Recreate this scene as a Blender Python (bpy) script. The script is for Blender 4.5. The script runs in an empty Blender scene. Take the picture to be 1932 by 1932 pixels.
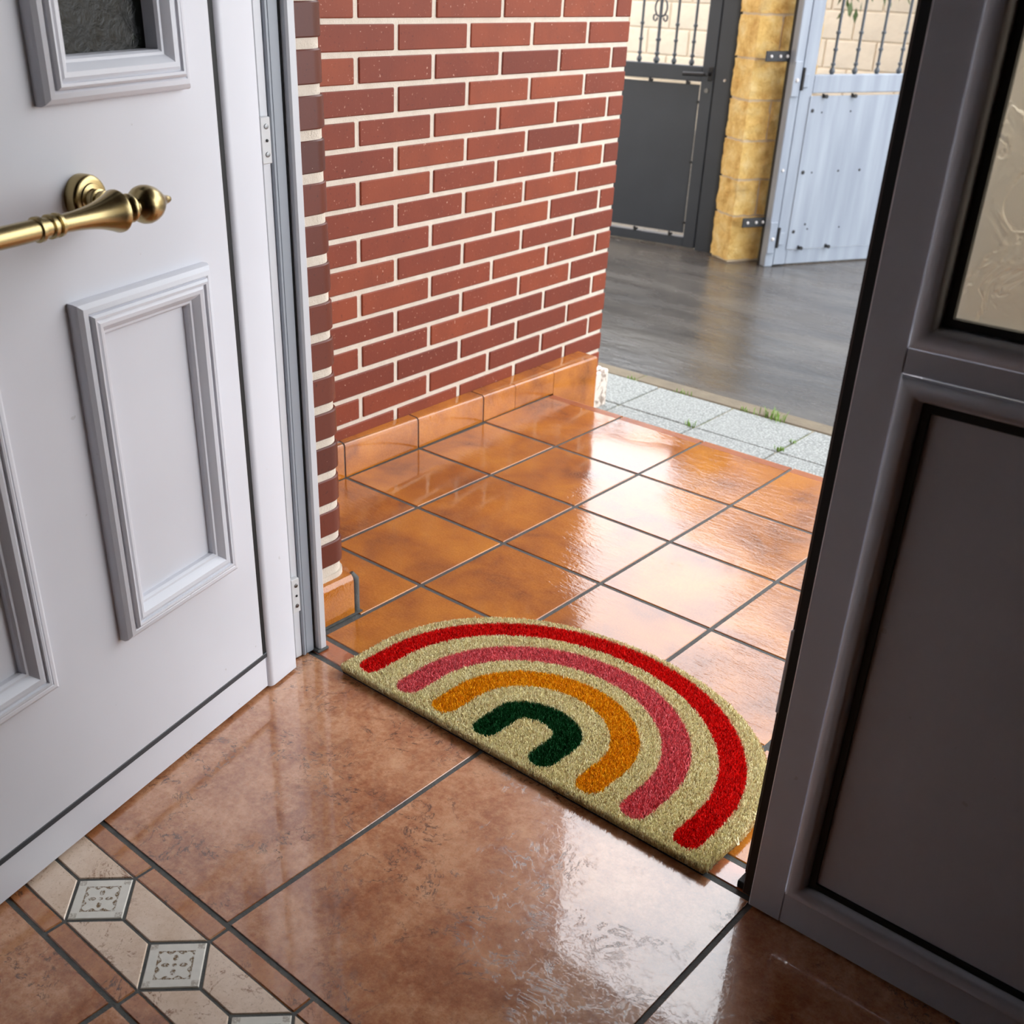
import bpy, bmesh, math, random
import numpy as np
from mathutils import Vector, Matrix

random.seed(7)
rng = np.random.default_rng(7)
scene = bpy.context.scene
COL = scene.collection

# ------------------------------------------------------------------ camera
cam_d = bpy.data.cameras.new('camera')
cam = bpy.data.objects.new('camera', cam_d)
COL.objects.link(cam)
scene.camera = cam
YAW, PIT, ROL = -0.72185, -0.52866, 0.021738
fw = Vector((math.sin(YAW) * math.cos(PIT), math.cos(YAW) * math.cos(PIT), math.sin(PIT)))
rt = fw.cross(Vector((0, 0, 1))).normalized()
up = rt.cross(fw)
r2 = rt * math.cos(ROL) + up * math.sin(ROL)
u2 = -rt * math.sin(ROL) + up * math.cos(ROL)
m = Matrix((r2, u2, -fw)).transposed().to_4x4()
m.translation = Vector((1.8327, -1.6360, 1.0779))
cam.matrix_world = m
cam_d.sensor_fit = 'HORIZONTAL'
cam_d.sensor_width = 36
cam_d.lens = 39.111
cam_d.shift_x = 0.04869
cam_d.shift_y = 0.08978
cam_d.clip_start = 0.02
cam_d.clip_end = 200
cam_d.dof.use_dof = True
cam_d.dof.focus_distance = 1.72
cam_d.dof.aperture_fstop = 8.0

# ------------------------------------------------------------------ sky, exposure
world = bpy.data.worlds.new('overcast_sky')
scene.world = world
world.use_nodes = True
bg = world.node_tree.nodes['Background']
bg.inputs['Color'].default_value = (0.93, 0.96, 1.0, 1)
bg.inputs['Strength'].default_value = 5.0
scene.view_settings.view_transform = 'Standard'
scene.view_settings.look = 'None'
scene.view_settings.exposure = 0.0
scene.view_settings.gamma = 1.0
scene.view_settings.use_curve_mapping = False


# ------------------------------------------------------------------ material helpers
def lin(c):
    return tuple(((v / 255) / 12.92 if v / 255 <= 0.04045 else (((v / 255) + 0.055) / 1.055) ** 2.4) for v in c)


class Mat:
    def __init__(s, name, base=(200, 200, 200), rough=0.5, metal=0.0, ior=1.5, coat=0.0, coat_rough=0.05):
        s.m = bpy.data.materials.new(name)
        s.m.use_nodes = True
        s.t = s.m.node_tree
        s.b = s.t.nodes['Principled BSDF']
        s.b.inputs['Base Color'].default_value = (*lin(base), 1)
        s.b.inputs['Roughness'].default_value = rough
        s.b.inputs['Metallic'].default_value = metal
        s.b.inputs['IOR'].default_value = ior
        s.b.inputs['Coat Weight'].default_value = coat
        s.b.inputs['Coat Roughness'].default_value = coat_rough
        s._co = None

    def n(s, typ, **kw):
        nd = s.t.nodes.new(typ)
        for k, v in kw.items():
            if k.startswith('_'):
                setattr(nd, k[1:], v)
                continue
            key = int(k[1:]) if (k[0] == 'i' and k[1:].isdigit()) else k.replace('_', ' ')
            inp = nd.inputs[key]
            if hasattr(v, 'is_output') or isinstance(v, bpy.types.NodeSocket):
                s.t.links.new(v, inp)
            else:
                inp.default_value = v
        return nd

    def co(s, rand=True, world=False):
        """object coordinates, shifted per object so that copies differ"""
        tc = s.n('ShaderNodeTexCoord')
        if world:
            g = s.n('ShaderNodeNewGeometry')
            return g.outputs['Position']
        if not rand:
            return tc.outputs['Object']
        oi = s.n('ShaderNodeObjectInfo')
        mul = s.n('ShaderNodeMath', _operation='MULTIPLY', i0=oi.outputs['Random'], i1=37.0)
        add = s.n('ShaderNodeVectorMath', _operation='ADD', i0=tc.outputs['Object'])
        s.t.links.new(mul.outputs[0], add.inputs[1])
        return add.outputs[0]

    def rand(s):
        return s.n('ShaderNodeObjectInfo').outputs['Random']

    def noise(s, co, scale, detail=4, rough=0.5, dist=0.0):
        nd = s.n('ShaderNodeTexNoise', Vector=co, Scale=scale, Detail=detail, Roughness=rough, Distortion=dist)
        return nd.outputs['Fac']

    def ramp(s, fac, stops, interp='LINEAR'):
        nd = s.n('ShaderNodeValToRGB', Fac=fac)
        cr = nd.color_ramp
        cr.interpolation = interp
        while len(cr.elements) < len(stops):
            cr.elements.new(0.5)
        for e, (p, c) in zip(cr.elements, stops):
            e.position = p
            if isinstance(c, (int, float)):
                e.color = (c, c, c, 1)
            else:
                e.color = (*lin(c), 1)
        return nd.outputs['Color']

    def mix(s, fac, a, b, blend='MIX'):
        nd = s.t.nodes.new('ShaderNodeMix')
        nd.data_type = 'RGBA'
        nd.blend_type = blend
        for v, inp in ((fac, nd.inputs[0]), (a, nd.inputs[6]), (b, nd.inputs[7])):
            if isinstance(v, bpy.types.NodeSocket):
                s.t.links.new(v, inp)
            elif isinstance(v, (int, float)):
                inp.default_value = v
            else:
                inp.default_value = (*lin(v), 1)
        return nd.outputs[2]

    def math(s, op, a, b=0.0):
        nd = s.t.nodes.new('ShaderNodeMath')
        nd.operation = op
        for i, v in enumerate((a, b)):
            if isinstance(v, bpy.types.NodeSocket):
                s.t.links.new(v, nd.inputs[i])
            else:
                nd.inputs[i].default_value = v
        return nd.outputs[0]

    def bump(s, h, strength=0.3, dist=0.002, coat=False):
        nd = s.n('ShaderNodeBump', Height=h, Strength=strength, Distance=dist)
        s.t.links.new(nd.outputs[0], s.b.inputs['Normal'])
        if coat:
            s.t.links.new(nd.outputs[0], s.b.inputs['Coat Normal'])
        return nd

    def set(s, **kw):
        for k, v in kw.items():
            s.t.links.new(v, s.b.inputs[k.replace('_', ' ')])
        return s


M = {}

# --- brick
a = Mat('red_brick', rough=0.55)
a.b.inputs['Specular IOR Level'].default_value = 0.3
co = a.co()
n1 = a.noise(co, 9, 5)
tone = a.ramp(a.rand(), [(0, (106, 45, 29)), (0.35, (120, 52, 32)), (0.7, (130, 58, 34)), (1, (140, 66, 38))])
c = a.mix(a.ramp(n1, [(0.3, 0.0), (0.75, 0.5)]), tone, (98, 42, 30))
sp = a.ramp(a.noise(co, 170, 2), [(0.70, 0.0), (0.75, 0.8)])
dk = a.ramp(a.noise(co, 160, 2), [(0.27, 0.6), (0.33, 0.0)])
c = a.mix(dk, c, (70, 32, 26))
c = a.mix(sp, c, (205, 165, 145))
a.set(Base_Color=c)
a.bump(a.noise(co, 120, 4), 0.18, 0.0015)
M['brick'] = a.m

a = Mat('pier_brick', rough=0.35)
a.b.inputs['Specular IOR Level'].default_value = 0.3
co = a.co()
tone = a.ramp(a.rand(), [(0, (76, 31, 20)), (0.5, (90, 38, 24)), (1, (102, 45, 29))])
sp = a.ramp(a.noise(co, 220, 2), [(0.75, 0.0), (0.8, 0.7)])
dk = a.ramp(a.noise(co, 150, 2), [(0.28, 0.6), (0.34, 0.0)])
c = a.mix(dk, tone, (62, 28, 22))
c = a.mix(sp, c, (200, 165, 150))
a.set(Base_Color=c)
a.bump(a.noise(co, 100, 4), 0.12, 0.0015)
M['pier_brick'] = a.m

a = Mat('mortar', (214, 202, 186), rough=0.9)
co = a.co(False)
a.set(Base_Color=a.mix(a.noise(co, 40, 4), (206, 192, 174), (226, 216, 202)))
a.bump(a.noise(co, 260, 5, 0.7), 0.7, 0.004)
M['mortar'] = a.m

# --- porch tile: glazed orange, wet
a = Mat('orange_glazed_tile', rough=0.09, coat=0.45, coat_rough=0.03)
co = a.co()
wp = a.co(True, True)
cloud = a.noise(co, 7.0, 3, 0.55, 0.4)
c = a.ramp(cloud, [(0.28, (118, 58, 20)), (0.42, (156, 84, 20)), (0.56, (180, 104, 22)), (0.75, (198, 122, 28))])
fine = a.noise(co, 320, 3)
c = a.mix(0.16, c, a.ramp(fine, [(0.35, (96, 50, 20)), (0.65, (214, 148, 74))]))
a.set(Base_Color=c)
st = a.n('ShaderNodeMapping', Vector=wp, Rotation=(0, 0, 0.72), Scale=(0.55, 1.5, 1.0)).outputs[0]
wv = a.noise(st, 42, 3, 0.6, 0.8)
wf = a.noise(st, 190, 2, 0.6)
patch = a.ramp(a.noise(wp, 2.6, 2), [(0.40, 0.06), (0.60, 1.0)])
h = a.math('MULTIPLY', a.math('ADD', wv, a.math('MULTIPLY', wf, 0.35)), patch)
a.bump(h, 0.22, 0.004, coat=True)
M['porch_tile'] = a.m

a = Mat('nosing_groove', (158, 84, 48), rough=0.5)
M['groove'] = a.m

a = Mat('dark_grout', (80, 80, 78), rough=0.7)
co = a.co(False)
a.set(Base_Color=a.mix(a.noise(co, 60, 4), (52, 54, 54), (98, 98, 94)))
a.bump(a.noise(co, 300, 3), 0.5, 0.002)
M['grout'] = a.m

# --- indoor tile: mottled terracotta, polished and wet
def terracotta(name, stops, vein=(66, 40, 26), coat=1.0, bumpy=1.0, crack=1.0, zone0=0.50):
    a = Mat(name, rough=0.26, coat=coat, coat_rough=0.03)
    a.b.inputs['Coat IOR'].default_value = 1.78
    co = a.co()
    n1 = a.noise(co, 11, 6, 0.6, 0.3)
    n2 = a.noise(co, 85, 7, 0.78)
    mixn = a.math('ADD', a.math('MULTIPLY', n1, 0.5), a.math('MULTIPLY', n2, 0.5))
    c = a.ramp(mixn, stops)
    speck = a.ramp(a.noise(co, 260, 3, 0.7), [(0.30, 0.8), (0.42, 0.0)])
    c = a.mix(a.math('MULTIPLY', speck, 0.5), c, vein)
    # crack veins: thin band where a distorted noise crosses its mean, only in some zones
    vn = a.noise(co, 16, 8, 0.68, 0.9)
    band = a.ramp(a.math('ABSOLUTE', a.math('SUBTRACT', vn, 0.5)), [(0.0, 1.0), (0.02, 0.0)])
    zone = a.ramp(a.noise(co, 6.5, 3, 0.6), [(zone0, 0.0), (zone0 + 0.07, 1.0)])
    pits = a.ramp(a.noise(co, 95, 4, 0.7), [(0.42, 0.0), (0.52, 1.0)])
    v = a.math('MULTIPLY', a.math('MULTIPLY', a.math('MULTIPLY', band, zone), pits), crack)
    c = a.mix(v, c, vein)
    a.set(Base_Color=c)
    und = a.noise(co, 13, 3, 0.5, 0.5)
    mid = a.noise(co, 70, 3, 0.6)
    film = a.ramp(a.noise(co, 75, 5, 0.66, 0.5), [(0.47, 0.0), (0.53, 1.0)])
    h = a.math('ADD', a.math('MULTIPLY', und, 0.35 * bumpy), a.math('MULTIPLY', mid, 0.05 * bumpy))
    h = a.math('ADD', h, a.math('MULTIPLY', film, 0.028 * bumpy))
    h = a.math('SUBTRACT', h, a.math('MULTIPLY', v, 0.25))
    a.bump(h, 0.10, 0.006, coat=True)
    return a.m


M['floor_tile'] = terracotta('terracotta_tile', [(0.32, (122, 64, 36)), (0.42, (156, 94, 56)), (0.50, (180, 120, 80)), (0.58, (200, 144, 104)), (0.70, (214, 166, 126))])
M['strip_tile'] = terracotta('terracotta_strip', [(0.34, (140, 78, 40)), (0.5, (176, 112, 66)), (0.66, (196, 138, 92))])
M['cream_tile'] = terracotta('cream_tile', [(0.32, (204, 172, 146)), (0.5, (222, 196, 172)), (0.7, (234, 212, 192))], vein=(128, 78, 46), coat=0.6, crack=1.0, zone0=0.46)
M['thresh_tile'] = terracotta('threshold_tile', [(0.3, (150, 78, 46)), (0.5, (176, 98, 58)), (0.7, (190, 116, 72))], crack=0.4)

# decorated diamond inlay: white glaze with worn ochre relief pattern
a = Mat('diamond_inlay', (205, 200, 188), rough=0.45, coat=0.3)
tc = a.n('ShaderNodeTexCoord').outputs['Object']
co = a.co()
sep = a.n('ShaderNodeSeparateXYZ', Vector=tc)
# rotate by 45 degrees so that the square's sides are the axes
px = a.math('MULTIPLY', a.math('ADD', sep.outputs[0], sep.outputs[1]), 0.7071)
py = a.math('MULTIPLY', a.math('SUBTRACT', sep.outputs[1], sep.outputs[0]), 0.7071)
ax, ay = a.math('ABSOLUTE', px), a.math('ABSOLUTE', py)
mx = a.math('MAXIMUM', ax, ay)
mn = a.math('MINIMUM', ax, ay)


def band(v, lo, hi, soft=0.0006):
    up_ = a.n('ShaderNodeMapRange', Value=v, i1=lo - soft, i2=lo + soft).outputs[0]
    dn = a.n('ShaderNodeMapRange', Value=v, i1=hi - soft, i2=hi + soft).outputs[0]
    return a.math('SUBTRACT', up_, dn)


frame = a.math('MULTIPLY', band(mx, 0.0215, 0.0245), 1.0)
scal = a.math('ADD', 0.0188, a.math('MULTIPLY', a.math('COSINE', a.math('MULTIPLY', mn, 420.0)), 0.002))
scallop = a.math('MULTIPLY', a.math('GREATER_THAN', mx, scal), a.math('LESS_THAN', mx, 0.0225))
petal_d = a.math('SQRT', a.math('ADD', a.math('POWER', a.math('DIVIDE', a.math('SUBTRACT', mx, 0.0110), 0.0050), 2.0),
                                a.math('POWER', a.math('DIVIDE', mn, 0.0032), 2.0)))
petal = a.math('LESS_THAN', petal_d, 1.0)
dot = a.math('LESS_THAN', a.math('SQRT', a.math('ADD', a.math('POWER', ax, 2.0), a.math('POWER', ay, 2.0))), 0.0028)
cornerm = a.math('MULTIPLY', band(mx, 0.0255, 0.0335), a.math('GREATER_THAN', mn, 0.0245))
pat = a.math('MAXIMUM', a.math('MAXIMUM', scallop, petal), a.math('MAXIMUM', dot, a.math('MULTIPLY', cornerm, 0.5)))
wear = a.ramp(a.noise(co, 260, 4, 0.7), [(0.38, 0.0), (0.55, 1.0)])
c = a.mix(a.math('MULTIPLY', pat, wear), a.mix(a.noise(co, 90, 3), (208, 204, 194), (232, 227, 216)), (112, 84, 44))
a.set(Base_Color=c)
a.bump(a.math('SUBTRACT', 1.0, pat), 0.4, 0.0012)
M['diamond'] = a.m

# --- door
a = Mat('white_lacquer', (218, 219, 226), rough=0.4)
co = a.co(False)
c = a.mix(a.ramp(a.noise(co, 3.0, 3), [(0.4, 0.0), (0.8, 0.6)]), (220, 221, 228), (206, 206, 212))
sc = a.ramp(a.noise(co, 55, 2, 0.5), [(0.76, 0.0), (0.78, 0.5)])
c = a.mix(sc, c, (186, 184, 184))
a.set(Base_Color=c)
a.bump(a.noise(co, 500, 2), 0.03, 0.0006)
M['white'] = a.m
a = Mat('frame_lacquer', (205, 206, 210), rough=0.3)
M['white_frame'] = a.m
a = Mat('grey_aluminium', (150, 156, 164), rough=0.35)
M['grey_frame'] = a.m
a = Mat('black_rubber', (10, 10, 11), rough=0.6)
M['rubber'] = a.m
a = Mat('dark_seal', (46, 50, 56), rough=0.5)
M['seal'] = a.m
a = Mat('brass', (168, 150, 108), rough=0.27, metal=1.0)
co = a.co(False)
a.bump(a.noise(co, 400, 3), 0.05, 0.0005)
M['brass'] = a.m
a = Mat('screw_steel', (120, 120, 120), rough=0.35, metal=1.0)
M['screw'] = a.m
a = Mat('hinge_plate', (206, 206, 206), rough=0.4)
M['plate'] = a.m
a = Mat('dark_glass', (14, 17, 15), rough=0.1)
co = a.co(False)
sc2 = a.ramp(a.noise(co, 40, 7, 0.8, 0.6), [(0.5, (3, 5, 4)), (0.62, (16, 20, 16)), (0.72, (74, 80, 70))])
a.set(Base_Color=sc2)
a.b.inputs['Specular IOR Level'].default_value = 0.25
a.bump(a.noise(co, 50, 6, 0.7, 0.6), 0.35, 0.004)
M['dark_glass'] = a.m
a = Mat('patterned_glass', (196, 184, 164), rough=0.5, ior=1.45)
a.b.inputs['Transmission Weight'].default_value = 1.0
co = a.co(False)
w1 = a.noise(co, 17, 4, 0.55, 0.9)
ridge = a.ramp(a.math('ABSOLUTE', a.math('SUBTRACT', w1, 0.5)), [(0.0, 1.0), (0.03, 0.25), (0.12, 0.0)])
a.bump(ridge, 0.35, 0.004)
M['pattern_glass'] = a.m

# --- outside
a = Mat('charcoal_tone', (58, 61, 66), rough=0.4)  # darker grey tone for the garden gate and its post
co = a.co(False)
a.set(Base_Color=a.mix(a.noise(co, 6, 4), (48, 54, 62), (58, 65, 74)))
M['charcoal'] = a.m
a = Mat('blue_grey_tone', (142, 152, 164), rough=0.35)  # paler blue-grey tone for the driveway gate and hinge post
co = a.co(False)
st = a.n('ShaderNodeMapping', Vector=co, Scale=(9, 9, 0.8)).outputs[0]
a.set(Base_Color=a.mix(a.ramp(a.noise(st, 2.2, 4), [(0.35, 0.0), (0.75, 1.0)]), (134, 144, 158), (156, 166, 178)))
M['bluegrey'] = a.m
a = Mat('black_iron', (26, 27, 30), rough=0.5)
M['iron'] = a.m
a = Mat('wrought_iron', (74, 82, 90), rough=0.42)
M['wrought'] = a.m
a = Mat('sandstone', (214, 170, 96), rough=0.85)
co = a.co()
c = a.ramp(a.noise(co, 14, 5, 0.65), [(0.3, (200, 152, 76)), (0.5, (232, 194, 116)), (0.7, (242, 214, 150))])
gr = a.ramp(a.noise(co, 5, 3), [(0.62, 0.0), (0.75, 0.55)])
c = a.mix(gr, c, (168, 152, 122))
a.set(Base_Color=c)
a.bump(a.noise(co, 48, 5, 0.7), 1.0, 0.014)
M['sandstone'] = a.m
a = Mat('sand_mortar', (206, 186, 156), rough=0.9)
a.bump(a.noise(a.co(False), 120, 4), 0.5, 0.004)
M['sand_mortar'] = a.m
a = Mat('grey_slab', (178, 182, 180), rough=0.75)
co = a.co()
v = a.n('ShaderNodeTexVoronoi', Vector=co, Scale=150.0).outputs['Distance']
c = a.mix(a.ramp(v, [(0.2, 0.0), (0.6, 1.0)]), (166, 169, 166), (120, 123, 121))
c = a.mix(a.ramp(a.noise(co, 9, 4), [(0.4, 0.0), (0.8, 0.5)]), c, (138, 141, 138))
a.set(Base_Color=c)
a.bump(v, 0.5, 0.004)
M['slab'] = a.m
a = Mat('slab_joint', (118, 112, 92), rough=0.9)
co = a.co(False)
a.set(Base_Color=a.mix(a.ramp(a.noise(co, 14, 4), [(0.45, 0.0), (0.6, 1.0)]), (134, 126, 108), (100, 106, 62)))
M['slab_joint'] = a.m
a = Mat('kerb_edge', (158, 142, 118), rough=0.85)
co = a.co(False)
a.set(Base_Color=a.mix(a.noise(co, 18, 4), (92, 82, 68), (124, 112, 92)))
a.bump(a.noise(co, 90, 4), 0.5, 0.004)
M['kerb'] = a.m
a = Mat('wet_concrete', (112, 108, 102), rough=0.3)
co = a.co(False)
mp = a.n('ShaderNodeMapping', Vector=co, Rotation=(0, 0, 0.5), Scale=(1.0, 3.2, 1.0)).outputs[0]
big = a.noise(mp, 1.3, 6, 0.6, 0.4)
c = a.ramp(big, [(0.3, (56, 54, 53)), (0.5, (74, 71, 68)), (0.7, (92, 89, 85))])
c = a.mix(a.ramp(a.noise(co, 60, 5, 0.7), [(0.4, 0.0), (0.8, 0.35)]), c, (106, 101, 94))
a.set(Base_Color=c)
rg = a.n('ShaderNodeMapRange', Value=a.noise(mp, 2.4, 5, 0.6), i1=0.3, i2=0.7, i3=0.10, i4=0.38).outputs[0]
a.set(Roughness=rg)
a.bump(a.math('ADD', a.noise(mp, 9, 5, 0.6), a.math('MULTIPLY', a.noise(co, 130, 3), 0.15)), 0.25, 0.01)
M['concrete'] = a.m
a = Mat('beige_block', (222, 208, 184), rough=0.9)
co = a.co(False)
c = a.mix(a.ramp(a.noise(co, 2.4, 5, 0.6), [(0.35, 0.0), (0.7, 1.0)]), (232, 221, 198), (206, 197, 178))
a.set(Base_Color=c)
a.bump(a.noise(co, 30, 4), 0.4, 0.01)
M['beige'] = a.m
a = Mat('mottled_marble', (208, 196, 182), rough=0.5)
co = a.co(False)
c = a.mix(a.ramp(a.noise(co, 42, 5, 0.7, 1.0), [(0.5, 0.0), (0.6, 0.85)]), (216, 204, 192), (118, 98, 84))
a.set(Base_Color=c)
M['marble'] = a.m
a = Mat('cement', (222, 216, 206), rough=0.9)
a.bump(a.noise(a.co(False), 90, 5), 0.8, 0.006)
M['cement'] = a.m
a = Mat('leaf_green', (62, 84, 44), rough=0.5)
a.set(Base_Color=a.mix(a.noise(a.co(False), 3, 3), (44, 66, 34), (92, 112, 58)))
M['leaf'] = a.m
a = Mat('grass_green', (120, 158, 62), rough=0.6)
M['grass'] = a.m
a = Mat('bark', (92, 74, 58), rough=0.9)
M['bark'] = a.m
a = Mat('room_paint', (60, 46, 36), rough=0.9)
M['room'] = a.m
a = Mat('room_ceiling', (72, 60, 50), rough=0.9)
M['room_ceiling'] = a.m
a = Mat('house_brick', (140, 70, 52), rough=0.7)
co = a.co(False)
M['house'] = a.m


def fibre(name, base, dark):
    a = Mat(name, rough=0.8)
    at = a.n('ShaderNodeAttribute', _attribute_name='shade')
    a.set(Base_Color=a.mix(at.outputs['Fac'], dark, base))
    a.b.inputs['Specular IOR Level'].default_value = 0.25
    return a.m


M['coir'] = fibre('coir_natural', (255, 248, 206), (190, 152, 92))
M['coir_red'] = fibre('coir_red', (248, 26, 20), (150, 6, 8))
M['coir_pink'] = fibre('coir_pink', (250, 130, 136), (160, 58, 66))
M['coir_orange'] = fibre('coir_orange', (255, 192, 18), (206, 118, 6))
M['coir_green'] = fibre('coir_green', (8, 84, 36), (3, 56, 22))
M['backing'] = Mat('mat_backing', (20, 19, 18), rough=0.7).m
M['mat_base'] = Mat('mat_underlayer', (214, 184, 128), rough=0.95).m


# ------------------------------------------------------------------ mesh helpers
def finish(name, me, mat, parent=None, smooth=None, loc=None):
    if mat is not None:
        me.materials.append(mat)
    if smooth is not None:
        me.shade_smooth()
        me.set_sharp_from_angle(angle=math.radians(smooth))
    o = bpy.data.objects.new(name, me)
    COL.objects.link(o)
    if parent is not None:
        o.parent = parent
    if loc is not None:
        o.location = loc
    return o


def inset_poly(poly, d):
    """shrink a counter-clockwise convex polygon by d"""
    n = len(poly)
    out = []
    for i in range(n):
        p0, p1, p2 = Vector(poly[i - 1]), Vector(poly[i]), Vector(poly[(i + 1) % n])
        e1, e2 = (p1 - p0).normalized(), (p2 - p1).normalized()
        n1, n2 = Vector((-e1.y, e1.x)), Vector((-e2.y, e2.x))
        b = n1 + n2
        k = d / max(0.2, (b.length_squared / 2))
        out.append(tuple(p1 + b * k))
    return out


class MB:
    def __init__(s):
        s.v, s.f = [], []

    def add(s, vs, fs):
        o = len(s.v)
        s.v += [tuple(p) for p in vs]
        s.f += [tuple(i + o for i in f) for f in fs]
        return s

    def box(s, lo, hi):
        vs = [(x, y, z) for x in (lo[0], hi[0]) for y in (lo[1], hi[1]) for z in (lo[2], hi[2])]
        return s.add(vs, [(0, 1, 3, 2), (4, 6, 7, 5), (0, 4, 5, 1), (2, 3, 7, 6), (0, 2, 6, 4), (1, 5, 7, 3)])

    def cbox(s, lo, hi, ch=0.002):
        ch = min(ch, *[(hi[i] - lo[i]) * 0.45 for i in range(3)])
        vs, idx = [], {}
        for sx in (0, 1):
            for sy in (0, 1):
                for sz in (0, 1):
                    sg = (sx, sy, sz)
                    for ax in range(3):
                        p = []
                        for i in range(3):
                            e = hi[i] if sg[i] else lo[i]
                            if i != ax:
                                e += -ch if sg[i] else ch
                            p.append(e)
                        idx[(sg, ax)] = len(vs)
                        vs.append(tuple(p))
        fs = []
        for ax in range(3):
            b, c = (ax + 1) % 3, (ax + 2) % 3
            for sa in (0, 1):
                q = []
                for sb, sc in ((0, 0), (1, 0), (1, 1), (0, 1)):
                    g = [0, 0, 0]
                    g[ax], g[b], g[c] = sa, sb, sc
                    q.append(idx[(tuple(g), ax)])
                fs.append(tuple(q))
        for ax in range(3):          # edges running along ax
            b, c = (ax + 1) % 3, (ax + 2) % 3
            for sb in (0, 1):
                for sc in (0, 1):
                    g0, g1 = [0, 0, 0], [0, 0, 0]
                    g0[ax], g0[b], g0[c] = 0, sb, sc
                    g1[ax], g1[b], g1[c] = 1, sb, sc
                    g0, g1 = tuple(g0), tuple(g1)
                    fs.append((idx[(g0, b)], idx[(g1, b)], idx[(g1, c)], idx[(g0, c)]))
        for sx in (0, 1):
            for sy in (0, 1):
                for sz in (0, 1):
                    g = (sx, sy, sz)
                    fs.append((idx[(g, 0)], idx[(g, 1)], idx[(g, 2)]))
        return s.add(vs, fs)

    def prism(s, poly, z0, z1, ch=0.0):
        """vertical prism of a counter-clockwise convex polygon, chamfered top"""
        n = len(poly)
        rings = [[(x, y, z0) for x, y in poly]]
        if ch:
            rings.append([(x, y, z1 - ch) for x, y in poly])
            rings.append([(x, y, z1) for x, y in inset_poly(poly, ch)])
        else:
            rings.append([(x, y, z1) for x, y in poly])
        return s.rings(rings, True, True)

    def rings(s, rings, cap0=False, cap1=False, closed=True):
        o = len(s.v)
        n = len(rings[0])
        for r in rings:
            s.v += [tuple(p) for p in r]
        for k in range(len(rings) - 1):
            for i in range(n if closed else n - 1):
                j = (i + 1) % n
                s.f.append((o + k * n + i, o + k * n + j, o + (k + 1) * n + j, o + (k + 1) * n + i))
        if cap0:
            s.f.append(tuple(o + i for i in reversed(range(n))))
        if cap1:
            s.f.append(tuple(o + (len(rings) - 1) * n + i for i in range(n)))
        return s

    def lathe(s, prof, axis='Z', org=(0, 0, 0), seg=20):
        """prof: (position along axis, radius)"""
        rings = []
        for h, r in prof:
            ring = []
            for k in range(seg):
                t = 2 * math.pi * k / seg
                ca, sa = r * math.cos(t), r * math.sin(t)
                p = {'Z': (ca, sa, h), 'X': (h, ca, sa), 'Y': (sa, h, ca)}[axis]
                ring.append((org[0] + p[0], org[1] + p[1], org[2] + p[2]))
            rings.append(ring)
        return s.rings(rings, True, True)

    def tube(s, pts, r, seg=8):
        pts = [Vector(p) for p in pts]
        rings = []
        for i, p in enumerate(pts):
            t = (pts[min(i + 1, len(pts) - 1)] - pts[max(i - 1, 0)]).normalized()
            a_ = t.orthogonal().normalized()
            b_ = t.cross(a_)
            rr = r[i] if isinstance(r, (list, tuple)) else r
            rings.append([p + (a_ * math.cos(2 * math.pi * k / seg) + b_ * math.sin(2 * math.pi * k / seg)) * rr for k in range(seg)])
        # keep rings aligned
        return s.rings(rings, True, True)

    def moulding(s, rect, prof):
        """rect (s0,s1,z0,z1) in the local XZ plane; prof: list of (inset, height along +Y)"""
        s0, s1, z0, z1 = rect
        rings = [[(s0 + t, h, z0 + t), (s1 - t, h, z0 + t), (s1 - t, h, z1 - t), (s0 + t, h, z1 - t)] for t, h in prof]
        return s.rings(rings)

    def mesh(s, name):
        me = bpy.data.meshes.new(name)
        me.from_pydata(s.v, [], s.f)
        bm = bmesh.new()
        bm.from_mesh(me)
        bmesh.ops.recalc_face_normals(bm, faces=bm.faces)
        bm.to_mesh(me)
        bm.free()
        return me

    def build(s, name, mat, parent=None, smooth=None, loc=None):
        return finish(name, s.mesh(name), mat, parent, smooth, loc)


def empty(name, loc=(0, 0, 0), rot=(0, 0, 0)):
    o = bpy.data.objects.new(name, None)
    COL.objects.link(o)
    o.location = loc
    o.rotation_euler = rot
    return o


def tag(o, label=None, cat=None, group=None, kind=None):
    if label:
        o['label'] = label
    if cat:
        o['category'] = cat
    if group:
        o['group'] = group
    if kind:
        o['kind'] = kind
    return o


_shared = {}


def shared_part(name, key, maker, mat, parent, loc, smooth=None):
    """a child that shares its mesh data with alike pieces"""
    if key not in _shared:
        me = maker().mesh(name)
        me.materials.append(mat)
        if smooth:
            me.shade_smooth()
            me.set_sharp_from_angle(angle=math.radians(smooth))
        _shared[key] = me
    o = bpy.data.objects.new(name, _shared[key])
    COL.objects.link(o)
    o.parent = parent
    o.location = loc
    return o


T = 0.2525          # porch tile pitch
Z_OUT = -0.165      # yard level

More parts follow.
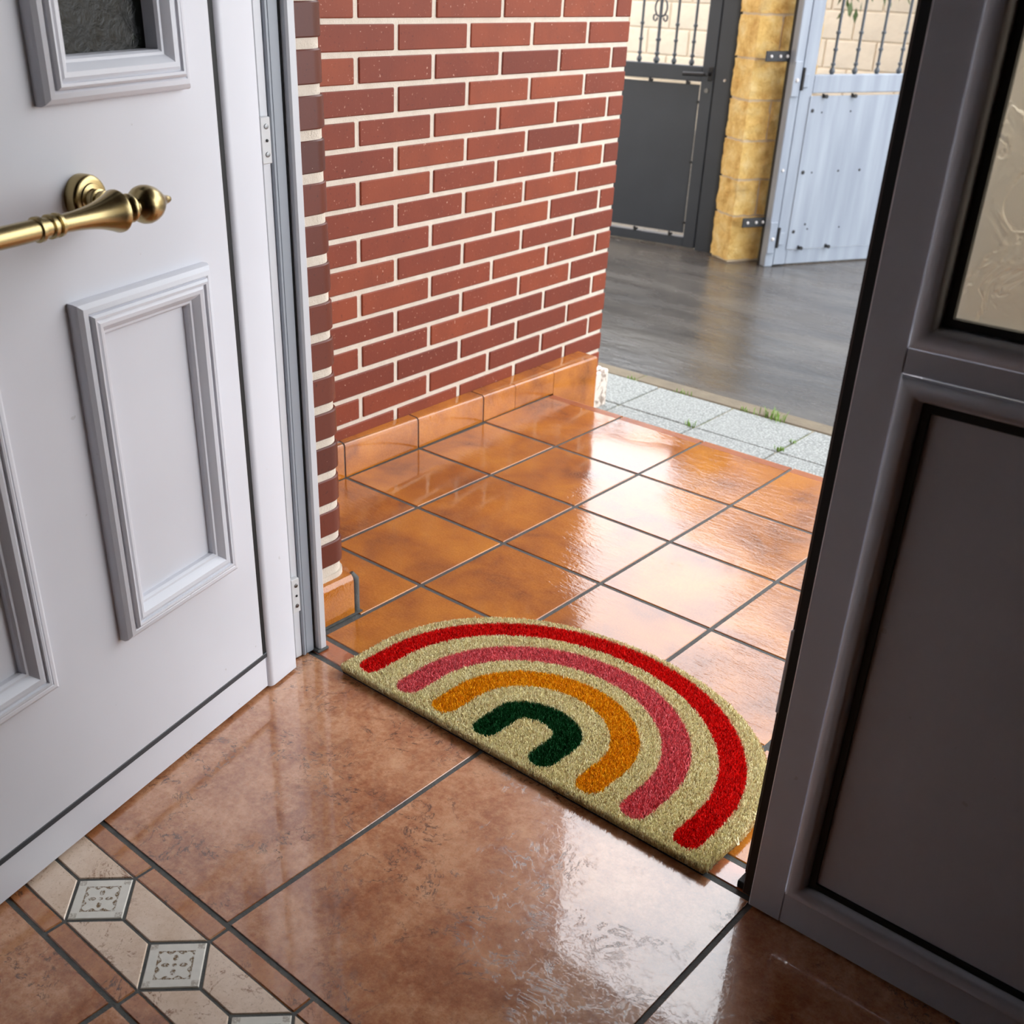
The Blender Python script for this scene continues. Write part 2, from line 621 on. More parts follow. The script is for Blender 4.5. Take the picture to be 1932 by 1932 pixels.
# ================================================================== SETTING
# ------------------------------------------------------------------ indoor floor
fl = MB().box((0.1, -4.6, -0.12), (4.5, -0.5655, -0.0015)).build('floor', M['grout'])
tag(fl, 'indoor floor of mottled terracotta tiles with a cream diamond border', kind='structure')
G = 0.0038
XJ = [-0.0085 + 0.4745 * k for k in range(0, 11)]
rows = [(-1.0645, -0.5650)]
yy = -1.2310
while yy > -4.4:
    rows.append((yy - 0.4745, yy))
    yy -= 0.4745
for (y0, y1) in rows:
    for k in range(len(XJ) - 1):
        x0, x1 = max(XJ[k], 0.1), min(XJ[k + 1], 4.5)
        if x1 - x0 < 0.05:
            continue
        w, d = round(x1 - x0 - 2 * G, 4), round(y1 - y0 - 2 * G, 4)
        shared_part('floor_tile', ('ft', w, d), lambda: MB().cbox((-w / 2, -d / 2, -0.010), (w / 2, d / 2, 0), 0.0007),
                    M['floor_tile'], fl, ((x0 + x1) / 2, (y0 + y1) / 2, 0))
# decorative border: strips, cream hexagonal pieces, diamonds
P = 0.1622
X0 = 0.784
S = 0.0022
for k in range(-4, 23):
    xc = X0 + P * k
    if xc < 0.15 or xc > 4.4:
        continue
    for (y0, y1) in ((-1.0970, -1.0660), (-1.2300, -1.2010)):
        w, d = P - 2 * S, round(y1 - y0 - 2 * S + 0.001, 4)
        shared_part('border_strip', ('bs', d), lambda: MB().cbox((-w / 2, -d / 2, -0.010), (w / 2, d / 2, 0), 0.0015),
                    M['strip_tile'], fl, (xc + P / 2, (y0 + y1) / 2, 0))
    hd = 0.0525
    q = hd - S * 1.6
    shared_part('border_diamond', 'dia', lambda: MB().prism([(q, 0), (0, q), (-q, 0), (0, -q)], -0.010, 0.0003, 0.0012),
                M['diamond'], fl, (xc, -1.1487, 0))
    # cream pieces between this diamond and the next, one above the mid line and one below
    def cream(sgn):
        pts = [(0.0 + S * 1.2, hd - S * 0.4), (hd + S * 0.3, S * 0.9), (P - hd - S * 0.3, S * 0.9), (P - S * 1.2, hd - S * 0.4)]
        pts = [(x, y * 1.0) for x, y in pts]
        if sgn > 0:
            poly = [pts[0], pts[1], pts[2], pts[3]]
        else:
            poly = [(x, -y) for x, y in reversed(pts)]
        return MB().prism(poly, -0.010, 0, 0.0012)
    shared_part('border_cream_tile', 'cr1', lambda: cream(1), M['cream_tile'], fl, (xc, -1.1487, 0))
    shared_part('border_cream_tile', 'cr2', lambda: cream(-1), M['cream_tile'], fl, (xc, -1.1487, 0))

# ------------------------------------------------------------------ threshold strip and porch floor
pf = MB().box((-0.02, -0.5655, -0.12), (3.3, 0.795, -0.0016)).build('porch_floor', M['grout'])
tag(pf, 'wet porch floor of glazed orange square tiles with dark joints', kind='structure')
G = 0.0042
for i in range(2, 13):
    x0, x1 = i * T, (i + 1) * T
    shared_part('threshold_tile', 'th', lambda: MB().cbox((-T / 2 + G, -0.0215, -0.01), (T / 2 - G, 0.0215, 0), 0.0025),
                M['thresh_tile'], pf, ((x0 + x1) / 2, -0.5375, 0))
for i in range(0, 13):
    for j in range(-2, 2):
        x0 = i * T if i else 0.0160
        x1 = (i + 1) * T
        y0, y1 = j * T, (j + 1) * T
        if j == -2:
            y0 = -0.5110
            if i < 2:
                y0 = -0.4160
        w, d = round(x1 - x0 - 2 * G, 4), round(y1 - y0 - 2 * G, 4)
        shared_part('porch_tile', ('pt', w, d), lambda: MB().cbox((-w / 2, -d / 2, -0.012), (w / 2, d / 2, 0), 0.0013),
                    M['porch_tile'], pf, ((x0 + x1) / 2, (y0 + y1) / 2, 0))
# nosing row: tile with rounded front lip and a grooved band
Y2, Y3 = 2 * T, 0.8150


def nosing(w):
    mb = MB()
    prof = [(-0.030, Y3 - 0.018 - Y2), (-0.034, Y3 - 0.006 - Y2), (-0.026, Y3 - Y2), (-0.010, Y3 - Y2), (-0.003, Y3 - 0.003 - Y2), (0, Y3 - 0.009 - Y2),
            (0, Y3 - 0.0105 - Y2)]
    prof = [(z, y) for z, y in prof]
    pts = prof + [(0, 0.775 - Y2), (0, G + 0.002), (-0.002, G), (-0.013, G), (-0.013, Y3 - 0.018 - Y2)]
    rings = []
    for x in (-w / 2, w / 2):
        rings.append([(x, y, z) for z, y in pts])
    return mb.rings(rings, True, True)


def ribs(w):
    mb = MB()
    for k in range(4):
        y = 0.778 - Y2 + k * 0.0068
        mb.cbox((-w / 2, y, -0.003), (w / 2, y + 0.0050, 0.0004), 0.0006)
    return mb


for i in range(0, 13):
    x0 = i * T if i else 0.0080
    x1 = (i + 1) * T
    w = round(x1 - x0 - 2 * G, 4)
    nz = shared_part('step_nosing_tile', ('nz', w), lambda: nosing(w), M['porch_tile'], pf, ((x0 + x1) / 2, Y2, 0), smooth=40)
    shared_part('grooved_band', ('gb', w), lambda: ribs(w), M['groove'], nz, (0, 0, 0))
riser = MB().box((-0.02, 0.7949, -0.16), (3.3, 0.800, -0.033)).build('step_riser', M['porch_tile'], pf)

# ------------------------------------------------------------------ pavement outside the porch
pv = MB().box((-2.5, 0.8005, -0.30), (3.6, 1.5360, Z_OUT + 0.010)).build('pavement', M['slab_joint'])
tag(pv, 'narrow pavement of pale grey textured slabs below the porch step', kind='structure')
SP = 0.2765
for k in range(-9, 13):
    xa = -0.037 + SP * k
    for (y0, y1) in ((1.2225 - SP, 1.2225), (1.2225, 1.4560)):
        d = round(y1 - y0 - 0.006, 4)
        shared_part('paving_slab', ('ps', d), lambda: MB().cbox((-SP / 2 + 0.0028, -d / 2, -0.03), (SP / 2 - 0.0028, d / 2, 0), 0.003),
                    M['slab'], pv, (xa + SP / 2, (y0 + y1) / 2, -0.150 + random.uniform(-0.001, 0.001)))
for k in range(-3, 5):
    MB().cbox((-0.14 + 0.72 * k + 0.002, 1.462, -0.2), (-0.14 + 0.72 * (k + 1) - 0.002, 1.534, -0.1515 + random.uniform(-0.002, 0.001)), 0.004).build('kerb_stone', M['kerb'], pv)

dw = MB().box((-9, 1.5365, -0.4), (7, 14, Z_OUT)).build('driveway', M['concrete'])
tag(dw, 'wet dark grey concrete yard between porch step and gates', kind='structure')

# ------------------------------------------------------------------ brick side wall of the porch
wl = MB().box((-7.5, -0.425, -0.24), (-0.0035, 1.150, 2.9)).build('wall_left', M['mortar'])
wl.location = (-0.0045, 0, 0)
wl.rotation_euler = (-0.0200, 0, 0.0657)
tag(wl, 'red brick side wall of the porch with pale mortar joints', kind='structure')
CP, BP = 0.06013, 0.2489
BH, HJ = 0.0494, 0.0140


def brick_mesh(L, h, dep=0.05):
    return MB().cbox((-dep, -L / 2, -h / 2), (0, L / 2, h / 2), 0.0022)


YEND = 1.1545
for k in range(-29, 17):
    zc = 0.9587 - CP * (k + 0.5)
    if zc > 2.7:
        continue
    ph = 0.0 if k % 2 == 0 else -0.5
    for n in range(-3, 5):
        y0 = 0.2029 + (n + ph) * BP + HJ / 2
        y1 = 0.2029 + (n + 1 + ph) * BP - HJ / 2
        y0, y1 = max(y0, -0.42), min(y1, YEND)
        if y1 - y0 < 0.03:
            continue
        L = round(y1 - y0, 3)
        shared_part('brick', ('br', L), lambda: brick_mesh(L, BH), M['brick'], wl,
                    (random.uniform(-0.0010, 0.0008), (y0 + y1) / 2, zc + random.uniform(-0.0006, 0.0006)))
pl = MB().cbox((-0.22, 1.032, -0.30), (0.010, 1.205, -0.012), 0.004).build('plinth_stone', M['marble'], wl)
MB().cbox((-0.2, 1.10, -0.013), (-0.002, 1.185, -0.002), 0.005).build('cement_fillet', M['cement'], wl)

# skirting tiles along the brick wall
bl = empty('baseboard_left')
tag(bl, 'orange glazed skirting tiles along the foot of the brick wall', kind='structure')


def skirt_x(y):          # front face of the skirting
    return 0.0155 - 0.0142 * y


def wall_x(y):
    return -0.0045 - 0.0657 * y


def skirt_top(y):
    return 0.0860 - 0.0270 * y


def skirt_piece(y0, y1, zb0=0.0, zb1=0.0):
    mb = MB()
    rings = []
    for y in (y0, y1):
        xf, xb, zt = skirt_x(y), wall_x(y) + 0.0005, skirt_top(y)
        zb = zb0 if y == y0 else zb1
        rings.append([(xf, y, zb), (xf, y, zt - 0.010), (xf - 0.0015, y, zt - 0.004), (xf - 0.006, y, zt - 0.0005), (xf - 0.010, y, zt), (xb, y, zt + 0.001), (xb, y, zb)])
    return mb.rings(rings, True, True)


for (y0, y1) in ((-0.42, -0.0025), (0.0025, 0.2500), (0.2550, 0.5025), (0.5075, 0.6395), (0.6410, 0.8130)):
    skirt_piece(y0, y1).build('skirting_tile', M['porch_tile'], bl, smooth=35)
skirt_piece(0.8150, 1.0270, -0.150, -0.150).build('skirting_tile', M['porch_tile'], bl, smooth=35)
skirt_piece(-0.42, 1.0200).build('skirting_grout', M['grout'], bl).scale = (1, 1, 1)
for o in [o for o in bl.children if o.name.startswith('skirting_grout')]:
    o.location = (-0.0022, 0, -0.0015)

# ------------------------------------------------------------------ facade pier beside the door
PX, PY0, PYF, PR = 0.4780, -0.5350, -0.4140, 0.035


def round_corner(px, yf, y0, xb, r, n=6):
    """counter-clockwise outline, rounded at the outer corner"""
    pts = [(xb, y0), (px, y0)]
    for k in range(n + 1):
        t = math.pi / 2 * k / n
        pts.append((px - r + r * math.cos(t), yf - r + r * math.sin(t)))
    pts.append((xb, yf))
    return pts


wf = MB().prism(round_corner(PX - 0.003, PYF - 0.003, PY0, -0.12, PR), -0.12, 3.1).build('wall_front', M['mortar'], smooth=30)
tag(wf, 'brick pier with rounded brick edge between the door frame and porch', kind='structure')
FP = 0.0612
FH = 0.0465


def bull_brick():
    out = round_corner(PX, PYF, PY0 + 0.001, 0.365, PR)
    mb = MB()
    h = FH / 2
    return mb.rings([[(x, y, -h) for x, y in inset_poly(out, 0.002)], [(x, y, -h + 0.002) for x, y in out],
                     [(x, y, h - 0.002) for x, y in out], [(x, y, h) for x, y in inset_poly(out, 0.002)]], True, True)


for k in range(-29, 15):
    zc = 0.963 - FP * (k - 0.5) - FP
    if zc > 2.7 or zc < 0.08:
        continue
    shared_part('bullnose_brick', 'bull', bull_brick, M['pier_brick'], wf, (random.uniform(-0.001, 0.001), 0, zc), smooth=30)
    for xa, xb in (((0.115, 0.352), (0.0, 0.102)) if k % 2 else ((0.24, 0.352), (0.0, 0.227))):
        L = round(xb - xa, 3)
        shared_part('brick', ('fb', L), lambda: MB().cbox((-L / 2, -0.05, -FH / 2), (L / 2, 0, FH / 2), 0.002),
                    M['pier_brick'], wf, ((xa + xb) / 2, PYF, zc))
MB().prism(round_corner(PX, PYF, PY0 + 0.001, 0.0, PR), 0.0835, 0.0945).build('cement_bed', M['mortar'], wf)
bf = empty('baseboard_front')
tag(bf, 'orange skirting tile round the foot of the brick pier', kind='structure')


def skirt_prof(x0, x1):
    return [(0, 0), (x1, 0), (x1, 0.070), (x1 - 0.002, 0.0775), (x1 - 0.007, 0.0825), (x0, 0.084), (0, 0.084)]


mb = MB()
mb.rings([[(PX - 0.02 + (x if x else 0), y, z) for x, z in [(0.0, 0.0), (0.034, 0.0), (0.034, 0.070), (0.0325, 0.0775), (0.028, 0.0825), (0.021, 0.084), (0.0, 0.084)]]
          for y in (-0.5345, -0.4185)], True, True)
mb.build('skirting_tile', M['porch_tile'], bf, smooth=35)
mb = MB()
mb.rings([[(x, PYF - 0.02 + q, z) for q, z in [(0.0, 0.0), (0.034, 0.0), (0.034, 0.070), (0.0325, 0.0775), (0.028, 0.0825), (0.021, 0.084), (0.0, 0.084)]]
          for x in (0.03, 0.4600)], True, True)
mb.build('skirting_tile', M['porch_tile'], bf, smooth=35)
mb = MB()
mb.tube([(0.4835, -0.4105, 0.0), (0.4835, -0.4105, 0.072), (0.4790, -0.4140, 0.081)], [0.0095, 0.0095, 0.006], 10)
mb.build('corner_grout', M['grout'], bf, smooth=40)
MB().box((0.4765, -0.5345, 0.0), (0.4955, -0.4015, 0.003)).build('foot_grout', M['grout'], bf)

# ------------------------------------------------------------------ room shell
wd = MB().box((-0.12, -0.60, 2.10), (4.6, PYF, 2.75)).box((2.35, -0.60, -0.12), (4.6, PYF, 2.10)).build('wall_door', M['room'])
tag(wd, 'house wall above and beside the entrance doors', kind='structure')
w_ = MB().box((0.0, -4.7, -0.12), (0.10, -0.60, 2.75)).box((0.0, -0.60, -0.12), (0.42, PY0, 2.75)).build('wall_hall_left', M['room'])
tag(w_, 'hall wall behind the opened white door leaf', kind='structure')
w_ = MB().box((4.5, -4.7, -0.12), (4.6, -0.60, 2.75)).build('wall_right', M['room'])
tag(w_, 'right wall of the dark entrance hall', kind='structure')
w_ = MB().box((0.0, -4.8, -0.12), (4.6, -4.7, 2.75)).build('wall_back', M['room'])
tag(w_, 'back wall of the dark entrance hall', kind='structure')
w_ = MB().box((-0.12, -4.8, 2.75), (4.6, PYF, 2.9)).build('ceiling', M['room_ceiling'])
tag(w_, 'ceiling of the entrance hall', kind='structure')

w_ = MB().box((-3.0, PYF, 2.55), (3.4, 1.150, 2.75)).build('ceiling_porch', M['room_ceiling'])
tag(w_, 'ceiling over the recessed porch', kind='structure')
w_ = MB().box((-8.0, -4.8, 2.9), (3.4, 1.150, 7.6)).box((-8.0, PYF, 2.75), (3.4, 1.150, 2.9)).build('wall_upper', M['house'])  # out of view; height and width set to shade pillar, gate and yard
tag(w_, 'unseen upper storey of the brick house, sized to block sky light', kind='structure')

# ================================================================== DOORS
# ------------------------------------------------------------------ door frame (left jamb)
jf = empty('door_frame', (0.478, -0.60, 0))
tag(jf, 'white metal door frame jamb with hinges beside the brick pier', kind='structure')
H_ = 2.08
o_ = (0.478, -0.60)


def jbox(x0, x1, y0, y1, z0, z1, name, mat, ch=0.001):
    return MB().cbox((x0 - o_[0], y0 - o_[1], z0), (x1 - o_[0], y1 - o_[1], z1), ch).build(name, mat, jf)


jbox(0.440, 0.545, -0.5525, -0.5355, 0.0, H_, 'outer_flange', M['white_frame'], 0.003)
jbox(0.440, 0.5335, -0.5565, -0.5525, 0.0, H_, 'gasket', M['rubber'])
jbox(0.440, 0.5345, -0.5760, -0.5565, 0.002, H_, 'rebate', M['grey_frame'], 0.002)
jbox(0.440, 0.5370, -0.5830, -0.5760, 0.002, H_, 'rebate_rib', M['grey_frame'], 0.002)
jbox(0.440, 0.5330, -0.5990, -0.5830, 0.002, H_, 'jamb_face', M['white_frame'], 0.002)
jbox(0.440, 0.5345, -0.6080, -0.5990, 0.002, H_, 'inner_flange', M['white_frame'], 0.002)
jbox(0.500, 0.5480, -0.5600, -0.5330, 0.0, 0.006, 'sealant', M['grout'], 0.002)
for z0, z1 in ((0.822, 0.882), (0.100, 0.165), (1.62, 1.68)):
    hp = jbox(0.5330, 0.5420, -0.6050, -0.5880, z0, z1, 'hinge_plate', M['plate'], 0.001)
    for t in (0.2, 0.5, 0.8):
        zc = z0 + (z1 - z0) * t
        r = 0.0038 if t != 0.5 else 0.0022
        c_ = MB().lathe([(0.5415 - o_[0], r), (0.5432 - o_[0], r * 0.9), (0.5436 - o_[0], r * 0.5)], 'X', (0, -0.5955 - o_[1], zc), 12)
        c_.build('screw', M['screw'] if t != 0.5 else M['rubber'], hp, smooth=30)

# ------------------------------------------------------------------ opened left leaf
d1 = empty('door_1', (0.556, -0.616, 0), (0, 0, math.radians(-76.03)))
tag(d1, 'opened white panelled door leaf with brass pull handle', kind='structure')
LW, LH = 0.882, 2.04
TH = 0.058
# stiles with a rounded inner edge


def stile(s0, s1, sgn, z0, z1):
    mb = MB()
    r = 0.010
    if sgn > 0:
        pts = [(s0, -TH), (s0, -0.002), (s0 + 0.002, 0)]
        pts += [(s1 - r + r * math.sin(t), -r + r * math.cos(t)) for t in [math.pi / 2 * k / 5 for k in range(6)]]
        pts += [(s1, -TH)]
    else:
        pts = [(s1, -TH), (s1, -0.002), (s1 - 0.002, 0)]
        pts += [(s0 + r - r * math.sin(t), -r + r * math.cos(t)) for t in [math.pi / 2 * k / 5 for k in range(6)]]
        pts += [(s0, -TH)]
    return mb.rings([[(x, y, z) for x, y in pts] for z in (z0, z1)], True, True)


stile(0, 0.0735, 1, 0.005, LH).build('stile', M['white'], d1, smooth=40)
stile(LW - 0.0735, LW, -1, 0.005, LH).build('stile', M['white'], d1, smooth=40)
MB().cbox((0.0735, -TH, LH - 0.075), (LW - 0.0735, -0.003, LH), 0.002).build('top_rail', M['white'], d1)
MB().cbox((0.0735, -TH, 0.006), (LW - 0.0735, -0.006, 0.0655), 0.002).build('bottom_rail', M['white'], d1)
for a0 in (0.070, LW - 0.088):
    MB().box((a0, -TH + 0.004, 0.0735), (a0 + 0.018, -0.0058, LH - 0.06)).build('gap_gasket', M['rubber'], d1)
MB().cbox((0.0735, -0.030, 0.0655), (LW - 0.0735, -0.0030, 0.0750), 0.001).build('drip_seal', M['seal'], d1)
# the panel with two window openings
panel = MB()
pz0, pz1 = 0.0735, LH - 0.083
ps0, ps1 = 0.0840, LW - 0.0840
WIN = [(0.170, 0.350), (0.532, 0.712)]
WZ = (0.955, 1.700)
for a0, a1, b0, b1 in ((ps0, ps1, pz0, WZ[0]), (ps0, ps1, WZ[1], pz1), (ps0, WIN[0][0], WZ[0], WZ[1]), (WIN[0][1], WIN[1][0], WZ[0], WZ[1]), (WIN[1][1], ps1, WZ[0], WZ[1])):
    panel.box((a0, -TH + 0.003, b0), (a1, -0.004, b1))
panel.build('panel', M['white'], d1)
PROF = [(0.0000, -0.004), (0.0000, 0.0035), (0.0020, 0.0070), (0.0070, 0.0100), (0.0125, 0.0110), (0.0150, 0.0095), (0.0155, 0.0120), (0.0185, 0.0140),
        (0.0215, 0.0135), (0.0225, 0.0110), (0.0270, 0.0125), (0.0320, 0.0115), (0.0370, 0.0080), (0.0400, 0.0050), (0.0430, 0.0045), (0.0455, 0.0020), (0.0460, -0.004)]
PROF = [(t, h * 1.35 if h > 0 else h) for t, h in PROF]
PROFW = PROF[:-1] + [(0.0460, -0.016)]
for (a0, a1) in ((0.1400, 0.3800), (0.5020, 0.7420)):
    MB().moulding((a0, a1, 0.2660, 0.7220), PROF).build('panel_moulding', M['white'], d1, smooth=24)
    w1 = MB().moulding((a0 + 0.0025, a1 - 0.001, 0.9300, 1.7250), PROFW).build('window_moulding', M['white'], d1, smooth=24)
    MB().box((a0 + 0.03, -0.022, 0.952), (a1 - 0.03, -0.015, 1.703)).build('pane', M['dark_glass'], w1)
# brass pull handle
hd_ = empty('pull_handle', (0.342, 0, 0.8315))
hd_.parent = d1
bz, bw = -0.0015, 0.075
mid = 0.099 + 0.075
ROS = [(-0.0045, 0.0262), (0.0080, 0.0262), (0.0105, 0.0250), (0.0120, 0.0225), (0.0125, 0.0175), (0.0140, 0.0165), (0.0150, 0.0120), (0.020, 0.0108), (0.021, 0.0122), (0.0245, 0.0122),
       (0.0255, 0.0100), (0.029, 0.0100), (0.030, 0.0112), (0.034, 0.0112), (0.035, 0.0092), (0.055, 0.0086), (bw, 0.0080)]
for sx in (-0.009, 2 * mid + 0.009):
    MB().lathe(ROS, 'Y', (sx, 0, 0), 32).build('rosette', M['brass'], hd_, smooth=35)
# one continuous turned bar, mirrored about its middle
half = [(-0.0670, 0.0010), (-0.0655, 0.0030), (-0.0625, 0.0042), (-0.0590, 0.0048), (-0.0550, 0.0060), (-0.0500, 0.0092), (-0.0450, 0.0132), (-0.0380, 0.0176), (-0.0310, 0.0200), (-0.0250, 0.0208),
        (-0.0190, 0.0200), (-0.0140, 0.0176), (-0.0100, 0.0130), (-0.0080, 0.0100), (-0.0060, 0.0096), (-0.0040, 0.0128), (-0.0020, 0.0148), (0.0010, 0.0155), (0.0040, 0.0152), (0.0065, 0.0135), (0.0085, 0.0112),
        (0.0120, 0.0108), (0.0160, 0.0150), (0.0180, 0.0205), (0.0195, 0.0224), (0.0220, 0.0224), (0.0270, 0.0204), (0.0350, 0.0178), (0.0450, 0.0150), (0.0560, 0.0128), (0.0680, 0.0112), (0.0820, 0.0100), (0.0960, 0.0095),
        (0.1030, 0.0095), (0.1035, 0.0120), (0.1075, 0.0123), (0.1085, 0.0096), (0.1120, 0.0096), (0.1130, 0.0123), (0.1175, 0.0123), (0.1185, 0.0100), (0.1290, 0.0104), (0.1300, 0.0128), (0.1345, 0.0128), (0.1355, 0.0106), (0.16, 0.0108)]
bar = half + [(2 * mid - x, r) for x, r in reversed(half)]
MB().lathe(bar, 'X', (0, bw, bz), 36).build('bar', M['brass'], hd_, smooth=38)

# ------------------------------------------------------------------ closed right leaf
d2 = empty('door_2', (1.4145, -0.578, 0))
tag(d2, 'closed right door leaf in shadow with patterned glass', kind='structure')
RW = 0.90


def rb(x0, x1, y0, y1, z0, z1, name, mat, ch=0.0012, smooth=None):
    return MB().cbox((x0 - 1.4145, y0 + 0.578, z0), (x1 - 1.4145, y1 + 0.578, z1), ch).build(name, mat, d2, smooth)


XL, XR = 1.4145, 1.4145 + RW
rb(1.4145, 1.4590, -0.578, -0.5300, 0.004, LH, 'stile', M['white'])
rb(XR - 0.045, XR, -0.578, -0.5300, 0.004, LH, 'stile', M['white'])
rb(1.4590, XR - 0.045, -0.5775, -0.5300, 0.004, 0.0560, 'bottom_rail', M['white'])
rb(1.4590, XR - 0.045, -0.5775, -0.5300, 0.7370, 0.7630, 'middle_rail', M['white'])
rb(1.4590, XR - 0.045, -0.5775, -0.5300, LH - 0.05, LH, 'top_rail', M['white'])
rb(1.3830, 1.4600, -0.5300, -0.5200, 0.012, LH, 'outer_lip', M['white'])
rb(1.3845, 1.4145, -0.5365, -0.5300, 0.012, LH, 'lip_gasket', M['rubber'])
rb(1.4000, 1.4145, -0.5700, -0.5365, 0.010, LH, 'edge_gasket', M['rubber'])
kp = rb(1.3850, 1.3945, -0.5420, -0.5366, 0.281, 0.399, 'keeper_plate', M['plate'], 0.0008)
rb(1.3850, 1.4145, -0.5560, -0.5220, 0.0, 0.012, 'floor_seal', M['rubber'])
BEAD = [(0.0, 0.0), (0.0015, 0.0045), (0.006, 0.0075), (0.012, 0.0080), (0.0175, 0.0060), (0.0220, 0.0005), (0.0245, -0.010), (0.0250, -0.030)]
BEAD = [(t, h) for t, h in BEAD]


def bead(z0, z1, name):
    x0, x1 = 1.4595 - 1.4145, XR - 0.0455 - 1.4145
    mb = MB()
    s0, s1 = x0, x1
    rings = [[(s0 + t, -h, z0 + t), (s1 - t, -h, z0 + t), (s1 - t, -h, z1 - t), (s0 + t, -h, z1 - t)] for t, h in BEAD]
    return mb.rings(rings).build(name, M['white'], d2, smooth=35)


bead(0.0560, 0.7370, 'glazing_bead')
bead(0.7630, LH - 0.05, 'glazing_bead')
MB().moulding((0.0695, RW - 0.0705, 0.0805, 0.7125), [(0, 0.012), (0, 0.004), (0.0085, 0.004), (0.0085, 0.012)]).build('panel_gasket', M['rubber'], d2)
gk = MB().moulding((0.0695, RW - 0.0705, 0.7875, LH - 0.0745), [(0, 0.012), (0, 0.004), (0.0085, 0.004), (0.0085, 0.012)]).build('glass_gasket', M['rubber'], d2)
MB().cbox((0.062, 0.0075, 0.072), (RW - 0.062, 0.030, 0.722), 0.001).build('lower_panel', M['white'], d2)
MB().box((0.062, 0.0105, 0.780), (RW - 0.062, 0.0145, LH - 0.066)).build('pane', M['pattern_glass'], d2)

# ================================================================== DOORMAT
CX, CY = 0.982, -0.480
dm = empty('doormat', (CX, CY, 0))
tag(dm, 'half-round coir doormat with red, pink, orange and green rainbow arches', 'doormat')
MA, MBH, MF = 0.367, 0.311, 0.094      # half width, height of the arc above the centre line, straight part below


def mat_outline(g=0.0):
    pts = []
    a_, b_ = MA - g, MBH - g
    pts += [(-a_ + 0.004, -MF + g), (a_ - 0.004, -MF + g)]
    for k in range(49):
        t = math.pi * k / 48
        e = 0.94
        cx_, sx_ = math.cos(t), math.sin(t)
        pts.append((a_ * math.copysign(abs(cx_) ** e, cx_), b_ * abs(sx_) ** e))
    return pts


out0 = mat_outline(0.004)
MB().prism(out0, 0.0006, 0.0052).build('backing', M['backing'], dm)
MB().prism(mat_outline(0.006), 0.0054, 0.0115, 0.002).build('coir_base', M['mat_base'], dm)

ARCH = [('red_arch', 0.3175, 0.2780, 0.0415, 'coir_red'), ('pink_arch', 0.2275, 0.2070, 0.0450, 'coir_pink'),
        ('orange_arch', 0.1465, 0.1305, 0.0455, 'coir_orange'), ('green_arch', 0.0570, 0.0385, 0.0455, 'coir_green')]
AX = -0.005


def in_mat(x, y, g=0.0):
    a_, b_ = MA - g, MBH - g
    e = 2 / 0.94
    top = (np.abs(x) / a_) ** e + (np.clip(y, 0, None) / b_) ** e <= 1
    return (y >= -MF + g) & top & (np.abs(x) <= a_)


def arch_dist(x, y, a_, b_, leg):
    """distance to the centre line: half ellipse with two straight legs"""
    pts = [(-a_, -leg)] + [(-a_ * math.cos(math.pi * k / 60), b_ * math.sin(math.pi * k / 60)) for k in range(61)] + [(a_, -leg)]
    best = np.full(x.shape, 9.0)
    for (x0, y0), (x1, y1) in zip(pts[:-1], pts[1:]):
        dx, dy = x1 - x0, y1 - y0
        t = np.clip(((x - x0) * dx + (y - y0) * dy) / (dx * dx + dy * dy), 0, 1)
        best = np.minimum(best, np.hypot(x - x0 - t * dx, y - y0 - t * dy))
    return best


NP = 175000
px_ = rng.uniform(-MA, MA, NP)
py_ = rng.uniform(-MF, MBH, NP)
ok = in_mat(px_, py_, 0.0035)
px_, py_ = px_[ok], py_[ok]
# denser fringe of bristles along the rim
ol = np.array(mat_outline(0.0035))
seg = np.roll(ol, -1, 0) - ol
ln = np.hypot(seg[:, 0], seg[:, 1])
nf = 9000
pick = rng.choice(len(ol), nf, p=ln / ln.sum())
tt = rng.uniform(0, 1, nf)
ex = ol[pick, 0] + seg[pick, 0] * tt
ey = ol[pick, 1] + seg[pick, 1] * tt
nrm = np.stack([seg[pick, 1], -seg[pick, 0]], 1) / ln[pick, None]
cls = np.full(len(px_), -1)
for ai, (nm, a_, b_, w_w, mt) in enumerate(ARCH):
    dist = arch_dist(px_ - AX, py_, a_, b_, 0.066 - w_w / 2 + 0.010)
    cls[dist < w_w / 2 + rng.normal(0, 0.0007, len(px_))] = ai


def blades(x, y, h, leanx, leany, wd, z0=0.0045):
    n = len(x)
    ang = rng.uniform(0, math.pi, n)
    wx, wy = np.cos(ang) * wd, np.sin(ang) * wd
    v = np.zeros((n, 4, 3))
    v[:, 0] = np.stack([x - wx, y - wy, np.full(n, z0)], 1)
    v[:, 1] = np.stack([x + wx, y + wy, np.full(n, z0)], 1)
    v[:, 2] = np.stack([x + leanx + wx * .55, y + leany + wy * .55, z0 + h], 1)
    v[:, 3] = np.stack([x + leanx - wx * .55, y + leany - wy * .55, z0 + h], 1)
    return v.reshape(-1, 3)


def blade_mesh(name, v, shade, mat, parent):
    n = len(v) // 4
    me = bpy.data.meshes.new(name)
    me.vertices.add(n * 4)
    me.vertices.foreach_set('co', v.ravel())
    me.loops.add(n * 4)
    me.loops.foreach_set('vertex_index', np.arange(n * 4, dtype=np.int32))
    me.polygons.add(n)
    me.polygons.foreach_set('loop_start', np.arange(0, n * 4, 4, dtype=np.int32))
    me.update(calc_edges=True)
    at = me.attributes.new('shade', 'FLOAT', 'POINT')
    at.data.foreach_set('value', np.repeat(shade, 4).astype(np.float32))
    o = finish(name, me, mat, parent)
    o['kind'] = 'stuff'
    return o


def tuft_height(x, y):
    h = 0.0076 + 0.0009 * np.sin(x * 900 + 3 * np.sin(y * 700)) * np.sin(y * 830 + 2 * np.sin(x * 610))
    return h + rng.normal(0, 0.0008, len(x))


